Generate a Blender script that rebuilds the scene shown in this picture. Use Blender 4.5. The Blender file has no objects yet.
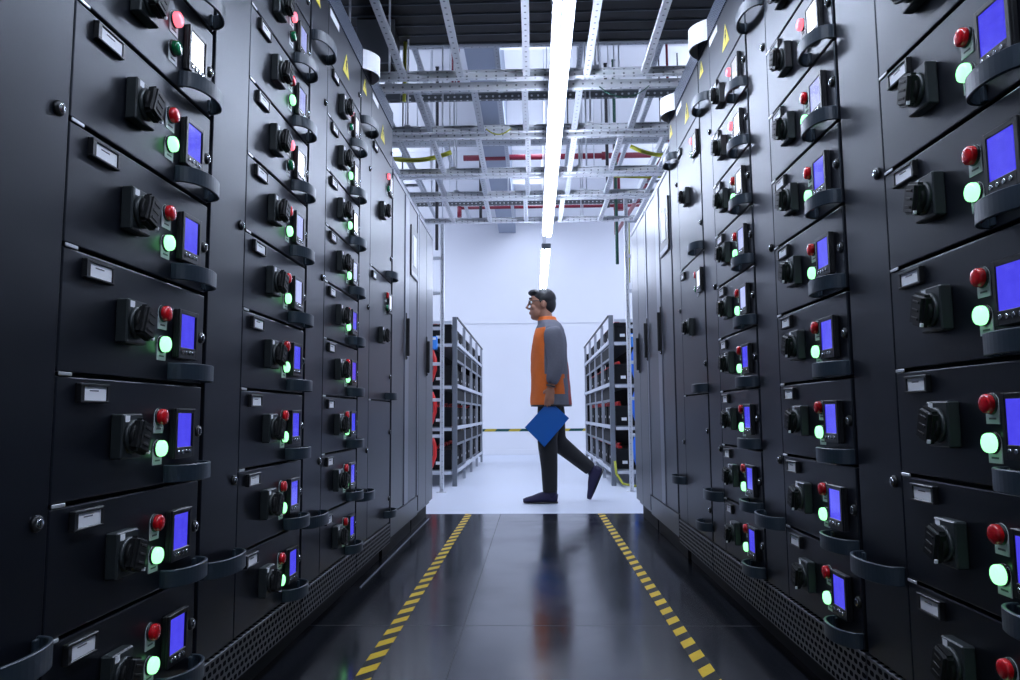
import bpy, bmesh, math, random
from mathutils import Vector, Matrix
random.seed(7)
PI = math.pi
sc = bpy.context.scene
COL = sc.collection

# ------------------------------------------------------------------ camera
yaw, pit, rol = math.radians(-1.7705219), math.radians(5.62373477), math.radians(-0.39670845)
fw = Vector((math.sin(yaw)*math.cos(pit), math.cos(yaw)*math.cos(pit), math.sin(pit)))
rt = Vector((math.cos(yaw), -math.sin(yaw), 0)); up = rt.cross(fw)
rt, up = math.cos(rol)*rt + math.sin(rol)*up, -math.sin(rol)*rt + math.cos(rol)*up
cd = bpy.data.cameras.new('camera'); cam = bpy.data.objects.new('camera', cd); COL.objects.link(cam)
cd.sensor_width = 36; cd.lens = 748.206*36/1020; cd.clip_start = .02
m = Matrix((rt, up, -fw)).transposed().to_4x4(); m.translation = (0, 0, .70)
cam.matrix_world = m
sc.camera = cam
# ------------------------------------------------------------------ world, lights, exposure
w = bpy.data.worlds.new('world'); sc.world = w; w.use_nodes = True
w.node_tree.nodes['Background'].inputs[0].default_value = (.55, .65, 1, 1)
w.node_tree.nodes['Background'].inputs[1].default_value = .15
sc.view_settings.view_transform = 'Standard'; sc.view_settings.look = 'None'
sc.view_settings.exposure = 0.0; sc.view_settings.gamma = 1; sc.view_settings.use_curve_mapping = False
TUBE = 58.0            # emission of the fluorescent tubes
def area(name, loc, sx, sy, power, col=(.71, .80, 1), rot=(0, 0, 0)):
    l = bpy.data.lights.new(name, 'AREA'); l.shape = 'RECTANGLE'; l.size = sx; l.size_y = sy
    l.energy = power; l.color = col
    o = bpy.data.objects.new(name, l); o.location = loc; o.rotation_euler = rot; COL.objects.link(o)
    return o
for x in (-2.3, 0.0, 2.3):
    area('room_ceiling_light', (x, 9.6, 4.0), .4, 5.5, 58)
    area('room_fill_uplight', (x, 9.0, 3.9), .4, 6.5, 62 if x else 24, rot=(PI, 0, 0))  # unseen fill, added to brighten the far ceiling from below
for x in (-2.4, 2.4):
    area('side_ambient_fill', (x, 3.0, 3.7), .4, 4.5, 14)  # unseen fill, added for ambient light beside the rows
    area('side_fill_uplight', (x, 4.5, 3.3), .3, 4.5, 46, rot=(PI, 0, 0))  # unseen fill, added to lift the ceiling over the rows

# ------------------------------------------------------------------ materials
def mat(name, col, rough=.5, metal=0, emit=None, es=0, spec=.5, coat=0):
    m = bpy.data.materials.new(name); m.use_nodes = True
    b = m.node_tree.nodes['Principled BSDF']
    b.inputs['Base Color'].default_value = (*col, 1); b.inputs['Roughness'].default_value = rough
    b.inputs['Metallic'].default_value = metal; b.inputs['Specular IOR Level'].default_value = spec
    if name.endswith('charcoal_paint'): b.inputs['Specular Tint'].default_value = (.78, .87, 1, 1)
    b.inputs['Coat Weight'].default_value = coat
    if emit: b.inputs['Emission Color'].default_value = (*emit, 1); b.inputs['Emission Strength'].default_value = es
    return m
class NT:
    def __init__(s, m): s.t = m.node_tree; s.b = s.t.nodes['Principled BSDF']
    def n(s, kind, **kw):
        x = s.t.nodes.new(kind)
        for k, v in kw.items(): setattr(x, k, v)
        return x
    def l(s, a, b): s.t.links.new(a, b)
    def coord(s, out='Object'):
        x = s.n('ShaderNodeTexCoord').outputs[out]; sp = s.n('ShaderNodeSeparateXYZ'); s.l(x, sp.inputs[0]); s.vec = x
        return sp.outputs
    def m(s, op, a, b=None, c=None):
        x = s.n('ShaderNodeMath', operation=op)
        for i, v in enumerate((a, b, c)):
            if v is None: continue
            if isinstance(v, (int, float)): x.inputs[i].default_value = v
            else: s.l(v, x.inputs[i])
        return x.outputs[0]
    def mix(s, f, c1, c2):
        x = s.n('ShaderNodeMix', data_type='RGBA')
        if isinstance(f, float): x.inputs[0].default_value = f
        else: s.l(f, x.inputs[0])
        for i, c in ((6, c1), (7, c2)):
            if isinstance(c, tuple): x.inputs[i].default_value = (*c, 1)
            else: s.l(c, x.inputs[i])
        return x.outputs[2]
def noisy(m, scale=30, amt=.12, rough=None, bump=0.0):
    t = NT(m); base = tuple(t.b.inputs['Base Color'].default_value)[:3]
    t.coord(); no = t.n('ShaderNodeTexNoise'); no.inputs['Scale'].default_value = scale; no.inputs['Detail'].default_value = 4
    t.l(t.vec, no.inputs['Vector'])
    d = tuple(c*(1-amt) for c in base); u = tuple(min(1, c*(1+amt)) for c in base)
    t.l(t.mix(no.outputs[0], d, u), t.b.inputs['Base Color'])
    if rough:
        r = t.n('ShaderNodeMapRange'); r.inputs[3].default_value = rough[0]; r.inputs[4].default_value = rough[1]
        t.l(no.outputs[0], r.inputs[0]); t.l(r.outputs[0], t.b.inputs['Roughness'])
    if bump:
        b = t.n('ShaderNodeBump'); b.inputs['Strength'].default_value = bump; b.inputs['Distance'].default_value = .001
        t.l(no.outputs[0], b.inputs['Height']); t.l(b.outputs[0], t.b.inputs['Normal'])
    return m
M = {}
M['paint'] = noisy(mat('cabinet_charcoal_paint', (.0040, .0050, .0085), .36, spec=.5), 350, .1, (.33, .40), .10)
M['rackpaint'] = noisy(mat('rack_charcoal_paint', (.028, .030, .038), .35, spec=.6), 300, .08, (.31, .39), .08)
M['stile'] = mat('light_grey_trim', (.16, .17, .21), .35, .2)
M['gap'] = mat('black_recess', (.004, .004, .005), .7)
M['handle'] = mat('slate_plastic', (.020, .032, .046), .38)
M['black'] = noisy(mat('black_plastic', (.010, .011, .013), .35), 200, .1)
M['switchgrey'] = mat('grey_green_plastic', (.020, .026, .028), .4)
M['ink'] = mat('grey_ink', (.12, .12, .15), .7)
M['knob'] = mat('matt_black_plastic', (.007, .008, .009), .5, spec=.25)
M['card'] = mat('white_card', (.90, .91, .95), .6)
M['lampplate'] = mat('lamp_plate_white', (.62, .66, .68), .5)
M['redoff'] = mat('red_lens', (.62, .006, .012), .2, coat=.5)
M['redon'] = mat('red_lens_lit', (.9, .02, .05), .2, emit=(1, .16, .22), es=1.8)
M['greenon'] = mat('green_lens_lit', (.1, .8, .2), .25, emit=(.30, 1, .42), es=2.0)
M['greenoff'] = mat('green_lens', (.0, .16, .055), .2, coat=.5)
M['chrome'] = mat('chrome', (.6, .62, .66), .2, 1)
M['clip'] = mat('hinge_steel', (.75, .77, .8), .35, .6)
def screen_mat(name, a, b, s):
    m = mat(name, (.01, .01, .03), .12, coat=.3); t = NT(m); t.coord()
    no = t.n('ShaderNodeTexNoise'); no.inputs['Scale'].default_value = 38; no.inputs['Detail'].default_value = 5
    t.l(t.vec, no.inputs['Vector'])
    t.l(t.mix(no.outputs[0], a, b), t.b.inputs['Emission Color']); t.b.inputs['Emission Strength'].default_value = s
    return m
M['screen'] = screen_mat('blue_lcd', (.045, .035, .75), (.10, .09, 1.0), .95)
M['screenpale'] = screen_mat('pale_blue_lcd', (.30, .33, .95), (.62, .68, 1.0), .85)
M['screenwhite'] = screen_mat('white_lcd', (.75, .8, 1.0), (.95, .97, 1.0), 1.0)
M['yellow'] = mat('warning_yellow', (.75, .62, .04), .5)
M['galv'] = noisy(mat('galvanised_steel', (.70, .72, .76), .42, .35), 60, .1)
def slotted(name, base, hole, pitch=.05, r=.0075):
    m = mat(name, base, .42, .3); t = NT(m); c = t.coord()
    dx = t.m('MULTIPLY', t.m('SUBTRACT', t.m('FRACT', t.m('DIVIDE', c[0], pitch)), .5), pitch)
    dm = t.m('MINIMUM', t.m('ABSOLUTE', c[1]), t.m('ABSOLUTE', c[2]))
    d = t.m('SQRT', t.m('ADD', t.m('MULTIPLY', dx, dx), t.m('MULTIPLY', dm, dm)))
    t.l(t.mix(t.m('LESS_THAN', d, r), base, hole), t.b.inputs['Base Color'])
    return m
M['slot'] = slotted('slotted_steel', (.76, .78, .82), (.25, .27, .30), r=.0055)
M['slotwhite'] = slotted('white_slotted_steel', (.78, .80, .84), (.40, .42, .46), r=.004)
M['slotdark'] = slotted('slotted_dark_shade_steel', (.10, .11, .12), (.6, .62, .66), .045)  # darkened slotted steel: shade of the upper tier put into the colour
M['slotgrey'] = slotted('slotted_grey_shade_steel', (.48, .51, .56), (.18, .20, .22), r=.005)  # darker copy of the slotted steel, carries the upper ladders' shade
def perf(name, base, px, pz, hw, hh, holes=(.002, .002, .003)):
    m = mat(name, base, .4); t = NT(m); c = t.coord()
    row = t.m('FLOOR', t.m('DIVIDE', c[2], pz))
    sh = t.m('MULTIPLY', t.m('MODULO', row, 2), px/2)
    dx = t.m('ABSOLUTE', t.m('MULTIPLY', t.m('SUBTRACT', t.m('FRACT', t.m('DIVIDE', t.m('ADD', c[0], sh), px)), .5), px/hw))
    dz = t.m('ABSOLUTE', t.m('MULTIPLY', t.m('SUBTRACT', t.m('FRACT', t.m('DIVIDE', c[2], pz)), .5), pz/hh))
    inn = t.m('LESS_THAN', t.m('ADD', t.m('POWER', dx, 3), t.m('POWER', dz, 3)), 1)
    t.l(t.mix(inn, base, holes), t.b.inputs['Base Color'])
    b = t.n('ShaderNodeBump'); b.inputs['Distance'].default_value = .004; b.invert = True
    t.l(t.m('MULTIPLY', t.m('SUBTRACT', 1, inn), .5), t.b.inputs['Specular IOR Level'])
    t.l(inn, b.inputs['Height']); t.l(b.outputs[0], t.b.inputs['Normal'])
    return m
M['perf'] = perf('louvred_plinth', (.045, .048, .056), .026, .017, .0095, .0055, (.008, .008, .010))
M['perfhead'] = perf('perforated_header', (.06, .075, .11), .011, .011, .0028, .0028, (.015, .02, .03))
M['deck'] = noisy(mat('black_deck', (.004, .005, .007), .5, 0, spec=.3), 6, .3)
M['decklip'] = mat('deck_flange', (.10, .12, .15), .35, .3)  # lighter thin lips across the black deck
M['wall'] = noisy(mat('white_wall_paint', (.80, .81, .85), .75), 1.5, .03)
M['beam'] = mat('shaded_beam_grey', (.30, .34, .42), .7)  # shade from the trays put into the beam colour
M['redpipe'] = mat('red_pipe', (.20, .006, .026), .4)
M['darkrod'] = mat('dark_rod', (.03, .03, .035), .5)
M['earth'] = mat('earth_cable', (.45, .46, .04), .5)
M['greencable'] = mat('green_cable', (.01, .07, .045), .5)
M['redcable'] = mat('red_cable', (.62, .02, .02), .4)
M['bluecable'] = mat('blue_cable', (.02, .16, .75), .4)
M['battdark'] = mat('battery_matt_black', (.010, .011, .014), .75, spec=.2)
M['postgrey'] = mat('rack_post_grey', (.34, .36, .41), .5, .1)
M['bluebox'] = mat('blue_box', (.05, .28, .85), .5)
M['batt'] = mat('battery_black', (.012, .013, .016), .45)
M['battgrey'] = mat('rack_grey_steel', (.15, .17, .20), .45, .2)
M['rail'] = mat('rack_rail_white', (.55, .58, .64), .45, .2)
M['tube'] = mat('fluorescent_tube', (1, 1, 1), .4, emit=(.71, .80, 1), es=TUBE)
M['fixture'] = mat('white_enamel', (.82, .84, .9), .4)
# floor: polished dark panels with joints, scuffed
def floor_dark():
    m = mat('polished_dark_floor', (.02, .02, .024), .2, spec=.6); t = NT(m); c = t.coord()
    no = t.n('ShaderNodeTexNoise'); no.inputs['Scale'].default_value = 2.2; no.inputs['Detail'].default_value = 7; no.inputs['Roughness'].default_value = .6
    t.l(t.vec, no.inputs['Vector'])
    n2 = t.n('ShaderNodeTexNoise'); n2.inputs['Scale'].default_value = 60; n2.inputs['Detail'].default_value = 3; t.l(t.vec, n2.inputs['Vector'])
    ax = t.m('LESS_THAN', t.m('ABSOLUTE', t.m('SUBTRACT', t.m('MODULO', t.m('ADD', c[0], 6.24), 1.2), 0.0)), .0025)
    ay = t.m('LESS_THAN', t.m('ABSOLUTE', t.m('SUBTRACT', t.m('MODULO', t.m('ADD', c[1], 2.24), 2.4), 0.0)), .005)
    j = t.m('MAXIMUM', ax, ay)
    base = t.mix(no.outputs[0], (.005, .006, .008), (.018, .020, .026))
    t.l(t.mix(j, base, (.002, .002, .003)), t.b.inputs['Base Color'])
    r = t.n('ShaderNodeMapRange'); r.inputs[1].default_value = .3; r.inputs[2].default_value = .7; r.inputs[3].default_value = .10; r.inputs[4].default_value = .22
    t.l(no.outputs[0], r.inputs[0]); t.l(t.m('ADD', r.outputs[0], t.m('MULTIPLY', j, .5)), t.b.inputs['Roughness'])
    b = t.n('ShaderNodeBump'); b.inputs['Strength'].default_value = .05; b.inputs['Distance'].default_value = .001
    t.l(n2.outputs[0], b.inputs['Height']); t.l(b.outputs[0], t.b.inputs['Normal'])
    return m
M['floordark'] = floor_dark()
M['floorlight'] = noisy(mat('pale_epoxy_floor', (.62, .66, .76), .3), 3, .06, (.25, .42))
def tape_mat(name, width, per, duty, skew, yc, kc, axis=1):
    m = mat(name, yc, .6, spec=.25); t = NT(m); c = t.coord()
    a, b = (c[1], c[0]) if axis == 1 else (c[0], c[2])
    f = t.m('FRACT', t.m('DIVIDE', t.m('SUBTRACT', a, t.m('MULTIPLY', b, skew)), per))
    no = t.n('ShaderNodeTexNoise'); no.inputs['Scale'].default_value = 40; t.l(t.vec, no.inputs['Vector'])
    yy = t.mix(no.outputs[0], tuple(v*.8 for v in yc), yc)
    t.l(t.mix(t.m('LESS_THAN', f, duty), kc, yy), t.b.inputs['Base Color'])
    return m
M['tape'] = tape_mat('hazard_tape', .046, .1235, .5, 1.2, (.72, .48, .02), (.008, .008, .009))
M['walltape'] = tape_mat('wall_hazard_tape', .06, .42, .45, 1.0, (.55, .42, .05), (.01, .07, .06), 0)

# ------------------------------------------------------------------ mesh helpers
class MB:
    def __init__(s): s.bm = bmesh.new(); s.mats = []; s.cur = 0
    def use(s, k):
        if k not in s.mats: s.mats.append(k)
        s.cur = s.mats.index(k); return s
    def _paint(s, faces):
        for f in faces: f.material_index = s.cur
    def merge(s, b2, smooth=False):
        mp = {}
        for v in b2.verts: mp[v] = s.bm.verts.new(v.co)
        for f in b2.faces:
            nf = s.bm.faces.new([mp[v] for v in f.verts]); nf.material_index = s.cur; nf.smooth = smooth or f.smooth
        b2.free(); return s
    def box(s, x0, x1, y0, y1, z0, z1, bev=0, seg=1):
        b = bmesh.new(); bmesh.ops.create_cube(b, size=1)
        for v in b.verts: v.co = Vector((x0+(v.co.x+.5)*(x1-x0), y0+(v.co.y+.5)*(y1-y0), z0+(v.co.z+.5)*(z1-z0)))
        if bev: bmesh.ops.bevel(b, geom=b.edges[:], offset=bev, segments=seg, affect='EDGES', profile=.5)
        return s.merge(b)
    def obox(s, c, d, mtx, bev=0, seg=1):
        b = bmesh.new(); bmesh.ops.create_cube(b, size=1)
        for v in b.verts: v.co = Vector((v.co.x*d[0], v.co.y*d[1], v.co.z*d[2]))
        if bev: bmesh.ops.bevel(b, geom=b.edges[:], offset=bev, segments=seg, affect='EDGES')
        for v in b.verts: v.co = mtx @ v.co + Vector(c)
        return s.merge(b)
    def rev(s, prof, axis='y', c=(0, 0, 0), n=20, sign=1):
        """lathe: prof is list of (r, h); h along axis"""
        b = bmesh.new(); rings = []
        for r, h in prof:
            ring = []
            for i in range(n):
                a = 2*PI*i/n; p, q = r*math.cos(a), r*math.sin(a)
                co = {'y': (p, h*sign, q), 'z': (p, q, h*sign), 'x': (h*sign, p, q)}[axis]
                ring.append(b.verts.new(Vector(co)+Vector(c)))
            rings.append(ring)
        for a_, b_ in zip(rings, rings[1:]):
            for i in range(n):
                f = b.faces.new((a_[i], a_[(i+1) % n], b_[(i+1) % n], b_[i])); f.smooth = True
        b.faces.new(rings[0]); b.faces.new(rings[-1])
        bmesh.ops.recalc_face_normals(b, faces=b.faces[:])
        return s.merge(b)
    def tube(s, pts, rad, n=8, cap=True, flat=1.0, side=None):
        b = bmesh.new(); pts = [Vector(p) for p in pts]; rings = []; prev = None
        rads = rad if isinstance(rad, (list, tuple)) else [rad]*len(pts)
        for i, p in enumerate(pts):
            t = (pts[min(i+1, len(pts)-1)]-pts[max(i-1, 0)]).normalized()
            if prev is None:
                prev = Vector(side) if side else (Vector((0, 1, 0)) if abs(t.y) < .9 else Vector((1, 0, 0)))
            u = (prev - t*prev.dot(t)).normalized(); prev = u; v = t.cross(u)
            r = rads[i]; ru, rv = (r if isinstance(r, tuple) else (r, r*flat))
            rings.append([b.verts.new(p+u*ru*math.cos(2*PI*k/n)+v*rv*math.sin(2*PI*k/n)) for k in range(n)])
        for a_, b_ in zip(rings, rings[1:]):
            for k in range(n):
                f = b.faces.new((a_[k], a_[(k+1) % n], b_[(k+1) % n], b_[k])); f.smooth = True
        if cap: b.faces.new(rings[0][::-1]); b.faces.new(rings[-1])
        bmesh.ops.recalc_face_normals(b, faces=b.faces[:])
        return s.merge(b)
    def ell(s, c, r, n=16, mtx=None):
        b = bmesh.new(); bmesh.ops.create_uvsphere(b, u_segments=n, v_segments=n*3//4, radius=1)
        for v in b.verts:
            q = Vector((v.co.x*r[0], v.co.y*r[1], v.co.z*r[2]))
            v.co = (mtx @ q if mtx else q) + Vector(c)
        return s.merge(b, True)
    def prism(s, poly, y0, y1, ax='y'):
        b = bmesh.new()
        mk = (lambda p, y: (p[0], y, p[1])) if ax == 'y' else ((lambda p, y: (p[0], p[1], y)) if ax == 'z' else (lambda p, y: (y, p[0], p[1])))
        A = [b.verts.new(mk(p, y0)) for p in poly]; Bv = [b.verts.new(mk(p, y1)) for p in poly]
        b.faces.new(A); b.faces.new(Bv[::-1]); n = len(poly)
        for i in range(n): b.faces.new((A[i], Bv[i], Bv[(i+1) % n], A[(i+1) % n]))
        bmesh.ops.recalc_face_normals(b, faces=b.faces[:])
        return s.merge(b)
    def mesh(s, name, default='paint'):
        me = bpy.data.meshes.new(name); s.bm.to_mesh(me); s.bm.free()
        for k in (s.mats or [default]): me.materials.append(M[k])
        return me
def link(name, me, parent=None, loc=(0, 0, 0), rot=(0, 0, 0)):
    o = bpy.data.objects.new(name, me); COL.objects.link(o); o.parent = parent; o.location = loc; o.rotation_euler = rot
    return o
def thing(name, label, cat, loc=(0, 0, 0), rz=0, group=None):
    o = bpy.data.objects.new(name, None); COL.objects.link(o); o.location = loc; o.rotation_euler = (0, 0, rz)
    return tag(o, label, cat, group)
def tag(o, label, cat, group=None):
    o['label'] = label; o['category'] = cat
    if group: o['group'] = group
    return o
def struct(name, mb, k='wall'):
    o = link(name, mb.mesh(name, k)); o['kind'] = 'structure'; return o
def copy_tree(o, parent=None):
    c = o.copy(); COL.objects.link(c); c.parent = parent
    for ch in o.children: copy_tree(ch, c)
    return c

# ------------------------------------------------------------------ the room
XW = 3.6; YB = 12.9; YF = -2.5; HC = 4.6; YS = 5.35
struct('floor', MB().use('floordark').box(-XW, XW, YF, YS, -.1, 0))
struct('floor_far', MB().use('floorlight').box(-XW, XW, YS, YB, -.1, 0)).name = 'floor_2'
struct('ceiling', MB().use('wall').box(-XW, XW, YF, YB, HC, HC+.1))
struct('wall_back', MB().use('wall').box(-XW-.1, XW+.1, YB, YB+.1, 0, HC+.1))
struct('wall_left', MB().use('wall').box(-XW-.1, -XW, YF, YB, 0, HC+.1))
struct('wall_right', MB().use('wall').box(XW, XW+.1, YF, YB, 0, HC+.1))
struct('wall_front', MB().use('wall').box(-XW-.1, XW+.1, YF-.1, YF, 0, HC+.1))
struct('trim_1', MB().use('wall').box(-XW, XW, YB-.012, YB, 2.26, HC))        # upper wall stands a little forward of the lower
struct('baseboard_back', MB().use('wall').box(-XW, XW, YB-.012, YB, 0, .09, .003))
struct('trim_2', MB().use('beam').box(-.575, -.285, 4.6, YB-.012, 3.86, HC))   # long beam under the ceiling
for i, y in enumerate((6.6, 8.7, 10.8)):
    struct('trim_%d' % (3+i), MB().use('wall').box(-XW, XW, y, y+.22, 4.15, HC))
struct('trim_6', MB().use('stile').box(-.714, -.709, 3.1, 5.1, 0.0, .004)).location = (0, 0, 0)
# black deck over the near half of the aisle
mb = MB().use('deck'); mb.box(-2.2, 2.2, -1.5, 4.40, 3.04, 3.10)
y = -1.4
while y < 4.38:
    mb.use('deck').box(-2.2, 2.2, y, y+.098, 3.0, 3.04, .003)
    mb.use('decklip').box(-2.2, 2.2, y+.100, y+.106, 2.994, 3.04); y += .115
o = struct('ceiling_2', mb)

# hazard tapes on the floor
for s, nm in ((-1, 'left'), (1, 'right')):
    o = link('hazard_tape', MB().use('tape').box(-.0225, .0225, -.6, YS-.01, 0, .0015).mesh('hazard_tape'), loc=(s*.463, 0, .0))
    tag(o, 'yellow and black striped floor tape along the %s cabinet row' % nm, 'floor tape', 'hazard tapes on the dark floor')
o = link('wall_tape', MB().use('walltape').box(-XW+.02, XW-.02, -.004, 0, -.022, .022).mesh('wall_tape'), loc=(0, YB, .42))
tag(o, 'yellow and green hazard tape running low along the back wall', 'wall tape')
o = link('wall_socket', MB().use('fixture').box(-.06, .06, -.012, 0, -.04, .04, .004).mesh('wall_socket'), loc=(.12, YB, .26))
tag(o, 'small white socket plate below the tape on the back wall', 'socket')

# ------------------------------------------------------------------ switchgear cabinets
# cabinet frame: x to the right seen from the aisle, y into the cabinet, z up
cache = {}
def cm(key, fn):
    if key not in cache: cache[key] = fn()
    return cache[key]
def arc_handle(W, D, H, T=.006):
    """curved pull handle: a band bowed out from the door, x 0..W, y 0..-D"""
    mb = MB().use('handle'); n = 22; out = []; inn = []
    for i in range(n+1):
        a = PI*i/n; c, s_ = math.cos(a), max(0, math.sin(a))**.75
        out.append((W/2-c*W/2, -D*s_)); inn.append((W/2-c*(W/2-T), -(D-T)*s_))
    b = bmesh.new(); V = []
    for z in (0, H):
        V.append(([b.verts.new((p[0], p[1], z)) for p in out], [b.verts.new((p[0], p[1], z)) for p in inn]))
    for i in range(n):
        (o0, i0), (o1, i1) = V
        for q in ((o0[i], o0[i+1], o1[i+1], o1[i]), (i0[i+1], i0[i], i1[i], i1[i+1]), (o0[i+1], o0[i], i0[i], i0[i+1]), (o1[i], o1[i+1], i1[i+1], i1[i])):
            f = b.faces.new(q)
    for k in (0, n):
        b.faces.new((V[0][0][k], V[1][0][k], V[1][1][k], V[0][1][k]))
    bmesh.ops.recalc_face_normals(b, faces=b.faces[:])
    be = [e for e in b.edges if len(e.link_faces) == 2 and e.calc_face_angle(0) > 1.2]
    bmesh.ops.bevel(b, geom=be, offset=.0012, segments=1, affect='EDGES')
    mb.merge(b)
    for x in (0, W-.016): mb.box(x, x+.016, -.006, 0, .003, H-.003, .001)
    return mb
def dome(r, h, k):
    return MB().use(k).rev([(r*.96, 0), (r, -.002), (r, -h*.55), (r*.93, -h*.78), (r*.75, -h*.92), (r*.4, -h*.985), (.0008, -h)], 'y', n=22)
def lamp_plate():
    mb = MB().use('lampplate'); w, h = .033, .047
    poly = [(w/2*math.cos(a), -w/2+w/2*math.sin(a)) for a in [PI*i/10 for i in range(11)]] + [(-w/2, -h), (w/2, -h)]
    mb.prism(poly, -.0015, 0)
    mb.use('ink').box(-.009, .009, -.0018, -.0014, -.0405, -.0375)
    mb.use('black').rev([(.0165, -.001), (.0165, -.004), (.015, -.005)], 'y', c=(0, 0, -w/2), n=20)
    return mb
def lockm():
    mb = MB().use('black').rev([(.012, 0), (.012, -.003), (.010, -.006), (.006, -.006)], 'y', n=20)
    mb.use('chrome').rev([(.0075, -.005), (.0075, -.007), (.006, -.008), (.002, -.008)], 'y', n=16)
    mb.use('black').box(-.001, .001, -.0088, -.008, -.0045, .0045)
    return mb
def label_frame():
    mb = MB().use('black'); w, h, d, t = .079, .031, .0095, .0065
    mb.box(0, w, -.002, 0, -h, 0)
    mb.box(0, w, -d, 0, -t*.8, 0, .0012); mb.box(0, w, -d, 0, -h, -h+t*.6, .0012)
    mb.box(0, t*1.4, -d, 0, -h+t*.5, -t*.7); mb.box(w-t, w, -d, 0, -h+t*.5, -t*.7)
    return mb
def label_card():
    mb = MB().use('card').box(.010, .0725, -.0072, -.002, -.0272, -.0052)
    mb.use('ink').box(.026, .050, -.0075, -.0071, -.0125, -.0105)
    return mb
def switch_plate():
    mb = MB().use('switchgrey').box(0, .066, -.021, 0, -.076, 0, .0025)
    mb.use('card').box(.008, .022, -.0215, -.0209, -.014, -.003)
    mb.use('switchgrey').rev([(.029, -.020), (.029, -.026), (.026, -.028)], 'y', c=(.033, 0, -.039), n=28)
    return mb
def switch_knob(ang=.30):
    R = Matrix.Rotation(ang, 3, 'Y'); c = Vector((.033, 0, -.039))
    mb = MB().use('knob').rev([(.0255, -.026), (.0255, -.034), (.024, -.036)], 'y', c=c, n=28)
    mb.obox(c+Vector((0, -.036, 0)), (.042, .020, .056), R, .0055, 3)
    for k in (-1, 0, 1): mb.use('gap').obox(c+R @ Vector((0, -.0462, k*.014)), (.020, .0018, .005), R, .0008)
    mb.use('card').obox(c+R @ Vector((.0195, -.043, -.0225)), (.003, .005, .006), R)
    return mb
def meter():
    w, h, d = .083, .097, .014
    mb = MB().use('black').box(0, w, -d+.004, 0, -h, 0, .002)
    mb.box(.000, .009, -d, -d+.005, -h, 0, .001); mb.box(w-.010, w, -d, -d+.005, -h, 0, .001)
    mb.box(.008, w-.009, -d, -d+.005, -.009, 0, .001); mb.box(.008, w-.009, -d, -d+.005, -h, -.075, .001)
    return mb
def screen(k): return MB().use(k).box(.009, .068, -.0118, -.0095, -.075, -.009)
def buttons():
    mb = MB().use('chrome')
    for i in range(4): mb.rev([(.0040, -.0138), (.0040, -.0155), (.003, -.016)], 'y', c=(.015+i*.0155, 0, -.0845), n=12)
    return mb
def fit_drawer(par, x0, w, zt, h, state, side, scr):
    """one withdrawable unit as a part with its own pieces; x0 left edge, zt top"""
    g = .0035
    d = link('drawer_front', cm(('drawer', w, h), lambda: MB().use('paint').box(0, w, 0, .02, -h+g, -g, .0022, 2).mesh('drawer_front')), par, (x0, 0, zt))
    k = w/.485
    def sub(name, key, fn, x, z, y=0): return link(name, cm(key, lambda: fn().mesh(name)), d, (x, y, z))
    sub('label_frame', 'lf', label_frame, .047*k, -.012)
    sub('label_card', 'lc', label_card, .047*k, -.012)
    sub('switch_plate', 'sp', switch_plate, .147*k, -.060)
    sub('rotary_switch', 'sk', switch_knob, .147*k, -.060)
    for i, (zz, col) in enumerate(((-.049, 'red'), (-.108, 'green'))):
        sub('lamp_plate', 'lp', lamp_plate, .306*k, zz)
        on = (col == 'red') == (state == 'r') and state != 'o'
        key = col+('on' if on else 'off')
        sub(col+'_lamp', key, lambda: dome(.0150, .0125, key), .306*k, zz-.0165, -.004)
    sub('meter', 'me', meter, .349*k, -.050)
    sub('meter_screen', scr, lambda: screen(scr), .349*k, -.050)
    sub('meter_button', 'mb', buttons, .349*k, -.050)
    sub('lock', 'lk', lockm, .470*k, -.096)
    sub('pull_handle', 'ph', lambda: arc_handle(.150, .047, .033), .332*k, -.1905)
    if side: sub('hinge_clip', 'hc', lambda: MB().use('clip').box(0, .032, -.0025, 0, -.003, .003, .001), .002, .0)
    return d
def sign_mesh(kind):
    mb = MB().use('card'); n = 14; b = bmesh.new(); W, D, H, T = .17, .055, .085, .003
    if kind == 'o':
        poly = [(W*i/n, -D*math.sin(PI*i/n)**.8) for i in range(n+1)] + [(W*i/n+(0), -(D-T)*math.sin(PI*i/n)**.8+.0) for i in range(n, -1, -1)]
        A = []
    V = [[b.verts.new((W*i/n, -(D-t)*max(0, math.sin(PI*i/n))**.8 - (.0005 if t == 0 else 0), z)) for i in range(n+1)] for t in (0, T) for z in (0, H)]
    o0, o1, i0, i1 = V
    for i in range(n):
        b.faces.new((o0[i], o0[i+1], o1[i+1], o1[i])); b.faces.new((i0[i+1], i0[i], i1[i], i1[i+1]))
        b.faces.new((o0[i+1], o0[i], i0[i], i0[i+1])); b.faces.new((o1[i], o1[i+1], i1[i+1], i1[i]))
    bmesh.ops.recalc_face_normals(b, faces=b.faces[:])
    for f in b.faces: f.smooth = False
    mb.merge(b)
    return mb
def warn_tri(s_):
    mb = MB().use('yellow').prism([(-s_/2, 0), (s_/2, 0), (0, s_*.87)], -.001, 0)
    q = s_
    mb.use('gap').prism([(-.02*q, .62*q), (.10*q, .62*q), (.03*q, .42*q), (.11*q, .42*q), (-.04*q, .12*q), (.0*q, .35*q), (-.09*q, .35*q)], -.0014, -.001)
    return mb
HT = 2.24
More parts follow.
